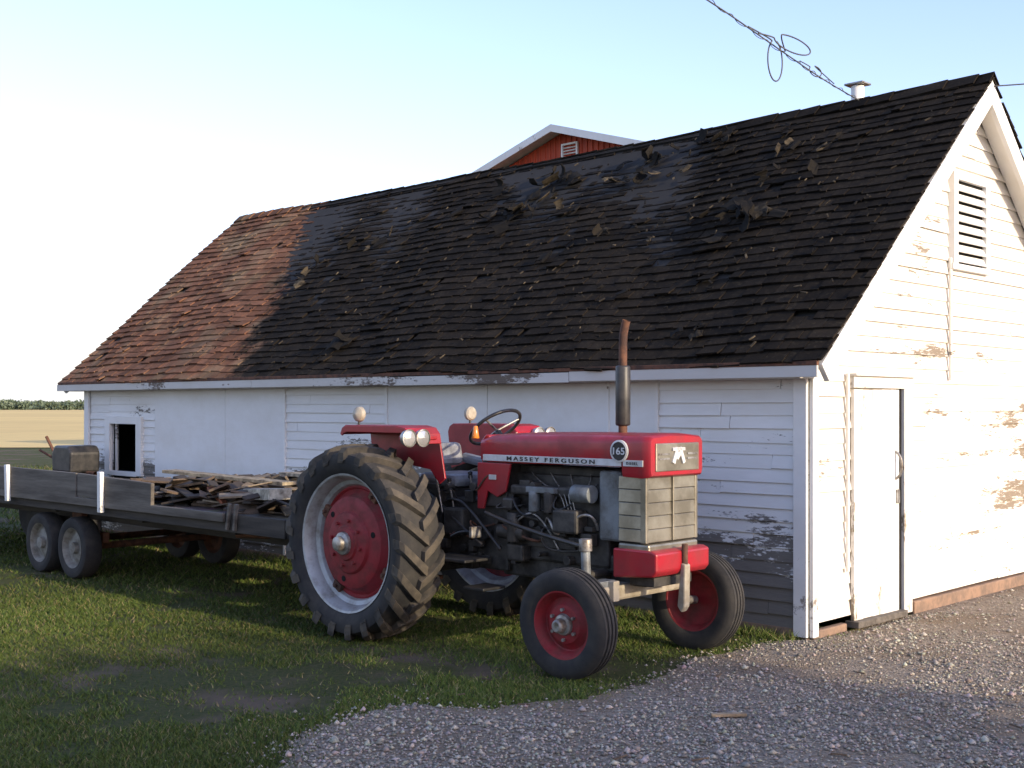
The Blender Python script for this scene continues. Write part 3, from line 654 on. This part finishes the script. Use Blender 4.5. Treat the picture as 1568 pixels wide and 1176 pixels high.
I=G('farm_implement',-10.4,.1)
I_=lambda a,b,c:(a-10.4+.0,b+.1,c)
prism_pts=[(-10.5,.86),(-10.0,.86),(-9.98,1.12),(-10.06,1.2),(-10.44,1.2),(-10.52,1.1)]
prism(I,'engine_cover',prism_pts,-.74,-.34,'black',bevel=.03)
for a in(-.05,.35): box(I,'leg',I_(a,-.6,.42),(.05,.4,.84),'black')
tube(I,'lever',[I_(-.1,-.6,.9),I_(-.35,-.65,1.02),I_(-.55,-.7,1.3)],.02,'rust',kind='POLY')
tube(I,'lever_b',[I_(-.15,-.6,.95),I_(-.5,-.6,1.0),I_(-.75,-.7,1.12)],.016,'rust',kind='POLY')
tube(I,'frame_bar',[I_(-.5,-.6,.85),I_(.6,-.6,.85)],.03,'rust',kind='POLY')
revolve(I,'implement_wheel',[(.0,-.03),(.25,-.05),(.33,-.06),(.35,0),(.33,.06),(.25,.05),(0,.03)],I_(-.35,-.95,.35),'tire',seg=32)

# ================================================================ POWER LINE
P=G('power_line',world=(3.2,11.5,0))
pole=(-9.5,-7.0)
main=[Vector((pole[0],pole[1],6.6))]
p0=Vector((1.447,9.0,4.69)); p1=Vector((3.26,11.5,4.58))
main+=[Vector((-4,1.2,5.15)),Vector((-1,5.5,4.72)),p0,p0.lerp(p1,.25)+Vector((0,0,-.01)),p0.lerp(p1,.45)+Vector((0,0,-.02)),p0.lerp(p1,.75)+Vector((0,0,-.03)),p1]
tube(P,'service_cable',main,.006,'cable')
tw=[]
for i in range(80):
    t=i/79; c=p0.lerp(p1,t)+Vector((0,0,-.03*math.sin(math.pi*t)+.005)); a=t*60; tw.append(c+Vector((.012*math.cos(a),0,.014*math.sin(a))))
tube(P,'twisted_wire',tw,.003,'cable')
def loop(c,rx,rz,n=14,ph=0,turn=1.0):
    return [c+Vector((rx*math.cos(ph+2*math.pi*turn*i/n)*.7,rx*math.cos(ph+2*math.pi*turn*i/n)*.7,rz*math.sin(ph+2*math.pi*turn*i/n))) for i in range(n+1)]
c1=p0.lerp(p1,.40)+Vector((0,0,.0))
tube(P,'loop_a',[p0.lerp(p1,.22)]+loop(c1+Vector((-.02,0,-.12)),.11,.17,ph=1.8,turn=.95)+[p0.lerp(p1,.42)],.006,'cable')
tube(P,'loop_b',[p0.lerp(p1,.28)]+loop(c1+Vector((.14,.07,.03)),.28,.065,ph=3.0,turn=.9)+[p0.lerp(p1,.45)],.006,'cable')
tube(P,'loop_c',[p0.lerp(p1,.55)]+loop(p0.lerp(p1,.66)+Vector((0,0,.0)),.10,.045,ph=2.5,turn=.9)+[p0.lerp(p1,.8)],.005,'cable')
tube(P,'far_wire',[W(.2,2.72,4.5),W(3,4.2,4.5),W(12,9,4.9)],.006,'cable')
cyl(P,'pole',(pole[0],pole[1],0),(pole[0],pole[1],7.2),.14,'bark',r2=.10)

# ================================================================ GROUND
def gmat():
    m,nt,b=nodes('lawn_soil'); v=coords(nt)
    a=noise_n(nt,v,.8,5,.6); c=noise_n(nt,v,30,5,.7); d=noise_n(nt,v,.05,3,.5)
    g=mixc(nt,maprange(nt,c,.35,.65),(.045,.062,.020),(.095,.090,.040))
    g=mixc(nt,maprange(nt,d,.4,.6,0,.4),g,(.11,.13,.04))
    s=mixc(nt,c,(.17,.13,.09),(.10,.077,.055))
    nt.links.new(mixc(nt,maprange(nt,a,.50,.60),g,s),b.inputs['Base Color']); b.inputs['Roughness'].default_value=.95
    b.inputs['Specular IOR Level'].default_value=.1
    bump(nt,b,c,.8,.03); return m
M['lawn']=gmat()
mesh(None,'ground',[(-3000,-600,0),(3000,-600,0),(3000,3000,0),(-3000,3000,0)],[(0,1,2,3)],'lawn')
def fmat():
    m,nt,b=nodes('wheat_stubble'); v=coords(nt); a=noise_n(nt,v,.03,5,.6); c=noise_n(nt,coords(nt,(1,.1,1)),1.2,5,.7)
    g=mixc(nt,maprange(nt,a,.4,.6),(.78,.59,.27),(.68,.51,.24)); g=mixc(nt,maprange(nt,c,.45,.7,0,.3),g,(.48,.38,.19))
    nt.links.new(g,b.inputs['Base Color']); b.inputs['Roughness'].default_value=1; b.inputs['Specular IOR Level'].default_value=0; return m
M['field']=fmat()
mesh(None,'wheat_field',[(-900,47,.03),(900,52,.03),(900,620,.03),(-900,620,.03)],[(0,1,2,3)],'field')
bd=[(-6,-12),(-2.6,1.0),(-1.45,4.2),(-1.18,5.74),(-1.16,6.14),(-.93,6.59),(-.61,6.90),(-.125,6.92),(.36,7.06),(.69,7.36),(1.05,7.85),(1.33,8.30),(1.72,8.70),(2.10,8.86)]
fine=[]
for i in range(len(bd)-1):
    a=Vector(bd[i]);b=Vector(bd[i+1]); n=max(2,int((b-a).length/.06)) if i>1 else 4
    for k in range(n):
        p=a.lerp(b,k/n); d=(b-a).normalized(); nn=Vector((-d.y,d.x)); amp=.12 if i>1 else 0
        p+=nn*amp*(noise.noise(Vector((p.x*3,p.y*3,0)))+.7*noise.noise(Vector((p.x*11,p.y*11,3)))); fine.append((p.x,p.y))
fine+=[(2.2,8.87)]
c2=W(0.06,5.46); c3=W(-3,5.5); c4=W(-3,14)
poly=fine+[(c2.x,c2.y),(c3.x,c3.y),(c4.x,c4.y),(60,70),(60,-12)]
def grmat():
    m,nt,b=nodes('gravel_bed'); v=coords(nt)
    vo=N(nt,'ShaderNodeTexVoronoi'); vo.inputs['Scale'].default_value=55; nt.links.new(v,vo.inputs['Vector'])
    sp=N(nt,'ShaderNodeSeparateColor'); nt.links.new(vo.outputs['Color'],sp.inputs[0])
    c=mixc(nt,sp.outputs[0],(.17,.135,.10),(.36,.305,.24)); big=noise_n(nt,v,1.1,5,.65)
    c=mixc(nt,maprange(nt,big,.45,.60,0,.8),c,(.22,.165,.11))
    nt.links.new(c,b.inputs['Base Color']); b.inputs['Roughness'].default_value=.95; b.inputs['Specular IOR Level'].default_value=.15
    h=mth(nt,'SUBTRACT',1.0,vo.outputs['Distance']); h=mth(nt,'ADD',h,mth(nt,'MULTIPLY',noise_n(nt,v,7,5),1.2)); bump(nt,b,h,.9,.012); return m
M['gravel']=grmat()
import bmesh
bm=bmesh.new(); vs=[bm.verts.new((x,y,.006)) for x,y in poly]; bm.faces.new(vs); bmesh.ops.triangulate(bm,faces=bm.faces[:]); bmesh.ops.recalc_face_normals(bm,faces=bm.faces[:])
me=bpy.data.meshes.new('gravel_driveway'); bm.to_mesh(me); bm.free(); og=bpy.data.objects.new('gravel_driveway',me); scene.collection.objects.link(og); me.materials.append(M['gravel'])
def inpoly(X,Y,pl):
    ins=np.zeros(len(X),bool); n=len(pl); j=n-1
    for i in range(n):
        xi,yi=pl[i];xj,yj=pl[j]
        if yi!=yj:
            c=((yi>Y)!=(yj>Y))&(X<(xj-xi)*(Y-yi)/(yj-yi)+xi); ins^=c
        j=i
    return ins
def toF(X,Y):
    dx=X-CX;dy=Y-CY; return .718*dx-.696*dy, .696*dx+.718*dy
def nz(X,Y,s,seed):
    rs=np.random.default_rng(seed); o=np.zeros(len(X))
    for i in range(9):
        a=rs.uniform(0,6.28); f=s*rs.uniform(.6,2.4); o+=np.sin((X*math.cos(a)+Y*math.sin(a))*f+rs.uniform(0,6.28))
    return o/4
def scatter(n,y0,y1,l,r):
    Y=rng.uniform(y0,y1,n); X=rng.uniform(l,r,n)*Y; return X,Y
Xs,Ys=[],[]
for n,y0,y1 in((32000,4.8,7),(28000,7,10),(14000,10,17)):
    x,y=scatter(n,y0,y1,-.30,.50); Xs.append(x);Ys.append(y)
X=np.concatenate(Xs);Y=np.concatenate(Ys)
jit=np.where(rng.random(len(X))<.18,.30,.07)
k=inpoly(X+rng.normal(0,1,len(X))*jit,Y+rng.normal(0,1,len(X))*jit,poly); X=X[k];Y=Y[k]
k=(nz(X,Y,2.2,11)<.35)|(rng.random(len(X))<.35); X=X[k];Y=Y[k]
pF,qF=toF(X,Y); k=~((pF<.07)&(qF>-.05)&(pF>-11.1)); X=X[k];Y=Y[k]; n=len(X)
sz=np.exp(rng.normal(-4.95,.45,n)); sz=np.minimum(sz,.03)
oct_=np.array([(1,0,0),(0,1,0),(-1,0,0),(0,-1,0),(.1,0,.75),(0,0,-.5)],float)
V=oct_[None]*sz[:,None,None]*rng.uniform(.6,1.3,(n,6,3)); th=rng.uniform(0,6.28,n); cs,sn=np.cos(th),np.sin(th)
V=np.stack([V[...,0]*cs[:,None]-V[...,1]*sn[:,None],V[...,0]*sn[:,None]+V[...,1]*cs[:,None],V[...,2]],-1); V[...,0]+=X[:,None];V[...,1]+=Y[:,None];V[...,2]+=(.008+sz*.2)[:,None]
F0=np.array([(0,1,4),(1,2,4),(2,3,4),(3,0,4),(1,0,5),(2,1,5),(3,2,5),(0,3,5)])
F=(F0[None]+6*np.arange(n)[:,None,None]).reshape(-1,3)
bc=rng.uniform(.16,.50,n)[:,None]*np.array([1,.88,.73])*(1+rng.normal(0,.05,(n,3))); C=np.repeat(bc,6,0)
bigmesh('gravel_stones',V.reshape(-1,3),F,C,'stone',og)
# grass
Xs,Ys=[],[]
for n,y0,y1 in((140000,4.9,7.6),(130000,7.6,11),(70000,11,17),(40000,17,34)):
    x,y=scatter(n,y0,y1,-.52,.30); Xs.append(x);Ys.append(y)
X=np.concatenate(Xs);Y=np.concatenate(Ys)
jit=np.where(rng.random(len(X))<.10,.20,.05)
ing=inpoly(X+rng.normal(0,1,len(X))*jit,Y+rng.normal(0,1,len(X))*jit,poly)
pF,qF=toF(X,Y); bld=(pF<.05)&(qF>-.03)&(pF>-11.05)&(qF<5.5)
den=nz(X,Y,1.4,1)+.6*nz(X,Y,6,2)
worn=np.exp(-(((X+.9)/1.7)**2+((Y-7.75)/.75)**2))*.75+np.exp(-(((X-.6)/1.4)**2+((Y-8.3)/.7)**2))*.7+np.exp(-(((X+3.0)/1.3)**2+((Y-9.9)/.5)**2))*.6
pk=np.clip(1.0-2.0*(den*.6+worn-.32),.05,1); pk=np.where(np.abs(qF+.12)<.14,1,pk)
keep=(~ing)&(~bld)&(rng.random(len(X))<pk)
X=X[keep];Y=Y[keep]; den=den[keep]; n=len(X)
pF,qF=toF(X,Y)
H=rng.uniform(.010,.032,n)*(1+.3*np.clip(-den,0,1.2)); H=np.where((qF>-.25)&(pF<0),H*2.6,H); H=np.where(Y>11,H*1.4,H)
wd=rng.uniform(.0022,.0048,n)*np.where(Y>9,1.5,1)*np.where(Y>14,1.8,1); th=rng.uniform(0,6.28,n); ln=rng.normal(0,.75,(n,2))*H[:,None]
V=np.zeros((n,3,3)); V[:,0,0]=X-np.cos(th)*wd;V[:,0,1]=Y-np.sin(th)*wd;V[:,1,0]=X+np.cos(th)*wd;V[:,1,1]=Y+np.sin(th)*wd;V[:,2,0]=X+ln[:,0];V[:,2,1]=Y+ln[:,1];V[:,2,2]=H
F=np.arange(3*n).reshape(-1,3)
t=rng.random(n)[:,None]; base=np.array([.045,.080,.014])*(1-t)+np.array([.115,.145,.030])*t
dry=(rng.random(n)<.11)[:,None]; base=np.where(dry,np.array([.22,.18,.085]),base)*(1+.3*np.clip(nz(X,Y,.9,5),-1,1))[:,None]
C=np.repeat(base,3,0)
bigmesh('grass',V.reshape(-1,3),F,C,'grass')
ch=G('wood_scrap',world=(1.18,6.65,0))
mb=MB(); mb.box((1.18,6.65,.022),(.19,.035,.015),Rz(.1),(.45,.33,.2))
for _ in range(14): mb.box((random.uniform(-.4,3.0),random.uniform(5.6,8.2),.02),(random.uniform(.04,.11),.008,.008),Rz(random.uniform(0,3)),(.16,.11,.07))
mb.out(ch,'chips','plank')
# ================================================================ TREES
def leafcloud(cent,rad,n,size,c1,c2,r_=rng):
    d=r_.normal(size=(n,3)); d/=np.linalg.norm(d,axis=1)[:,None]; rr=r_.random(n)**(.45)
    P0=np.array(cent)+d*rr[:,None]*np.array(rad)
    a=r_.normal(size=(n,3)); a/=np.linalg.norm(a,axis=1)[:,None]; b=np.cross(a,r_.normal(size=(n,3))); b/=np.linalg.norm(b,axis=1)[:,None]
    s=size*r_.uniform(.5,1.2,n)[:,None]
    V=np.stack([P0-a*s,P0+b*s*.5,P0+a*s,P0-b*s*.5],1).reshape(-1,3)
    t=r_.random(n)[:,None]; c=np.array(c1)*(1-t)+np.array(c2)*t; return V,np.repeat(c,4,0)
def tree(x,y,h,cr,seed,zlow=1.6,k=40,flat=.22):
    rs=np.random.default_rng(seed); rd=random.Random(seed)
    g=G('shade_tree',world=(x,y,0))
    mb=MB(); mb.cyl((x,y,0),(x,y,h*.55),.26,12,.15)
    Vs=[];Cs=[]
    for i in range(k):
        a=rd.uniform(0,6.28); rr=cr*math.sqrt(rd.random()); top=h-.8-flat*rr*rr/cr; cz=top-(top-zlow-.7)*rd.random()**1.5
        c=(x+rr*math.cos(a),y+rr*math.sin(a),cz)
        mb.cyl((x,y,min(cz*.7,h*.5)),c,.07,7,.02)
        v,cc=leafcloud((c[0]-x,c[1]-y,c[2]),(1.0,1.0,.75),300,.17,(.04,.08,.015),(.09,.14,.03),rs); Vs.append(v);Cs.append(cc)
    mb.out(g,'trunk_and_limbs','bark',smooth=True)
    V=np.concatenate(Vs);C=np.concatenate(Cs); bigmesh('foliage',V,np.arange(len(V)).reshape(-1,4),C,'leaf',g.e)
for i,(p,q,h,cr,k,fl) in enumerate(((19,-3.35,6.1,2.0,36,.12),(19.5,-6.3,6.9,2.3,42,.25),(20,-9.4,8.4,2.8,50,.3),(19.5,-13,8.4,3.0,52,.2),(21,-17.5,8.8,3.2,44,.2))):
    w=W(p,q); tree(w.x,w.y,h,cr,20+i,2.6,k,fl)
Vs=[];Cs=[]
rs=np.random.default_rng(4)
def tl(x):
    return .5+.5*math.sin(x*.021+1.0)*math.sin(x*.0083+.5)+.25*math.sin(x*.07)
for i in range(260):
    y=rs.uniform(540,640); x=rs.uniform(-.75,.75)*y
    if i<130: x=rs.uniform(-.50,-.30)*y
    h=2.6+6.6*max(0,min(1,tl(x)))*rs.uniform(.6,1.1)
    wdt=rs.uniform(2,5)
    for _ in range(2):
        v,c=leafcloud((x+rs.normal(0,2),y,h*.5),(wdt,3,h*.52),60,.9,(.07,.10,.06),(.11,.145,.085),rs); v[:,2]=np.maximum(v[:,2],0); Vs.append(v);Cs.append(c)  # distance haze is mixed into these paler leaf colours
V=np.concatenate(Vs); bigmesh('distant_trees',V,np.arange(len(V)).reshape(-1,4),np.concatenate(Cs),'leaf')

# ================================================================ LIGHT
EL=R(15.5); off=R(1.2)
tF=Vector((-math.cos(EL)*math.cos(off),-math.cos(EL)*math.sin(off),-math.sin(EL)))
d=Vector((.718*tF.x+.696*tF.y,-.696*tF.x+.718*tF.y,tF.z))
sl=bpy.data.lights.new('sun','SUN'); sl.energy=5; sl.angle=R(.5); sl.color=(1,.84,.60)
so=bpy.data.objects.new('sun',sl); scene.collection.objects.link(so); so.rotation_euler=d.to_track_quat('-Z','Y').to_euler(); so.location=(10,-10,20)
w=bpy.data.worlds.new('World'); scene.world=w; w.use_nodes=True; nt=w.node_tree; bg=nt.nodes['Background']
sk=nt.nodes.new('ShaderNodeTexSky'); sk.sky_type='NISHITA'; sk.sun_disc=False; sk.sun_elevation=EL; sk.sun_rotation=math.atan2(-d.x,-d.y); sk.air_density=1.0; sk.dust_density=1.0; sk.ozone_density=1.5
tc=N(nt,'ShaderNodeTexCoord'); sx=N(nt,'ShaderNodeSeparateXYZ'); nt.links.new(tc.outputs['Generated'],sx.inputs[0])
zz=mth(nt,'MAXIMUM',sx.outputs[2],0.0)
lr=maprange(nt,sx.outputs[0],-.5,.5,5.2,11.0)
hz=mth(nt,'POWER',2.71828,mth(nt,'MULTIPLY',mth(nt,'MULTIPLY',zz,lr),-1.0))
sc=N(nt,'ShaderNodeVectorMath',operation='MULTIPLY'); nt.links.new(sk.outputs[0],sc.inputs[0]); sc.inputs[1].default_value=(2.5,2.3,2.75)
cc=mixc(nt,mth(nt,'MULTIPLY',hz,.95),sc.outputs[0],(7.0,7.05,7.1))
nt.links.new(cc,bg.inputs[0]); bg.inputs[1].default_value=.15
# ================================================================ CAMERA
cam=bpy.data.cameras.new('camera'); co=bpy.data.objects.new('camera',cam); scene.collection.objects.link(co)
co.location=(0,0,1.7); co.rotation_euler=(R(90),0,0); cam.sensor_width=36; cam.lens=36*1872/1568; cam.shift_y=34/1568; cam.clip_end=6000; cam.clip_start=.05
scene.camera=co
scene.view_settings.view_transform='Standard'; scene.view_settings.look='None'; scene.view_settings.exposure=0
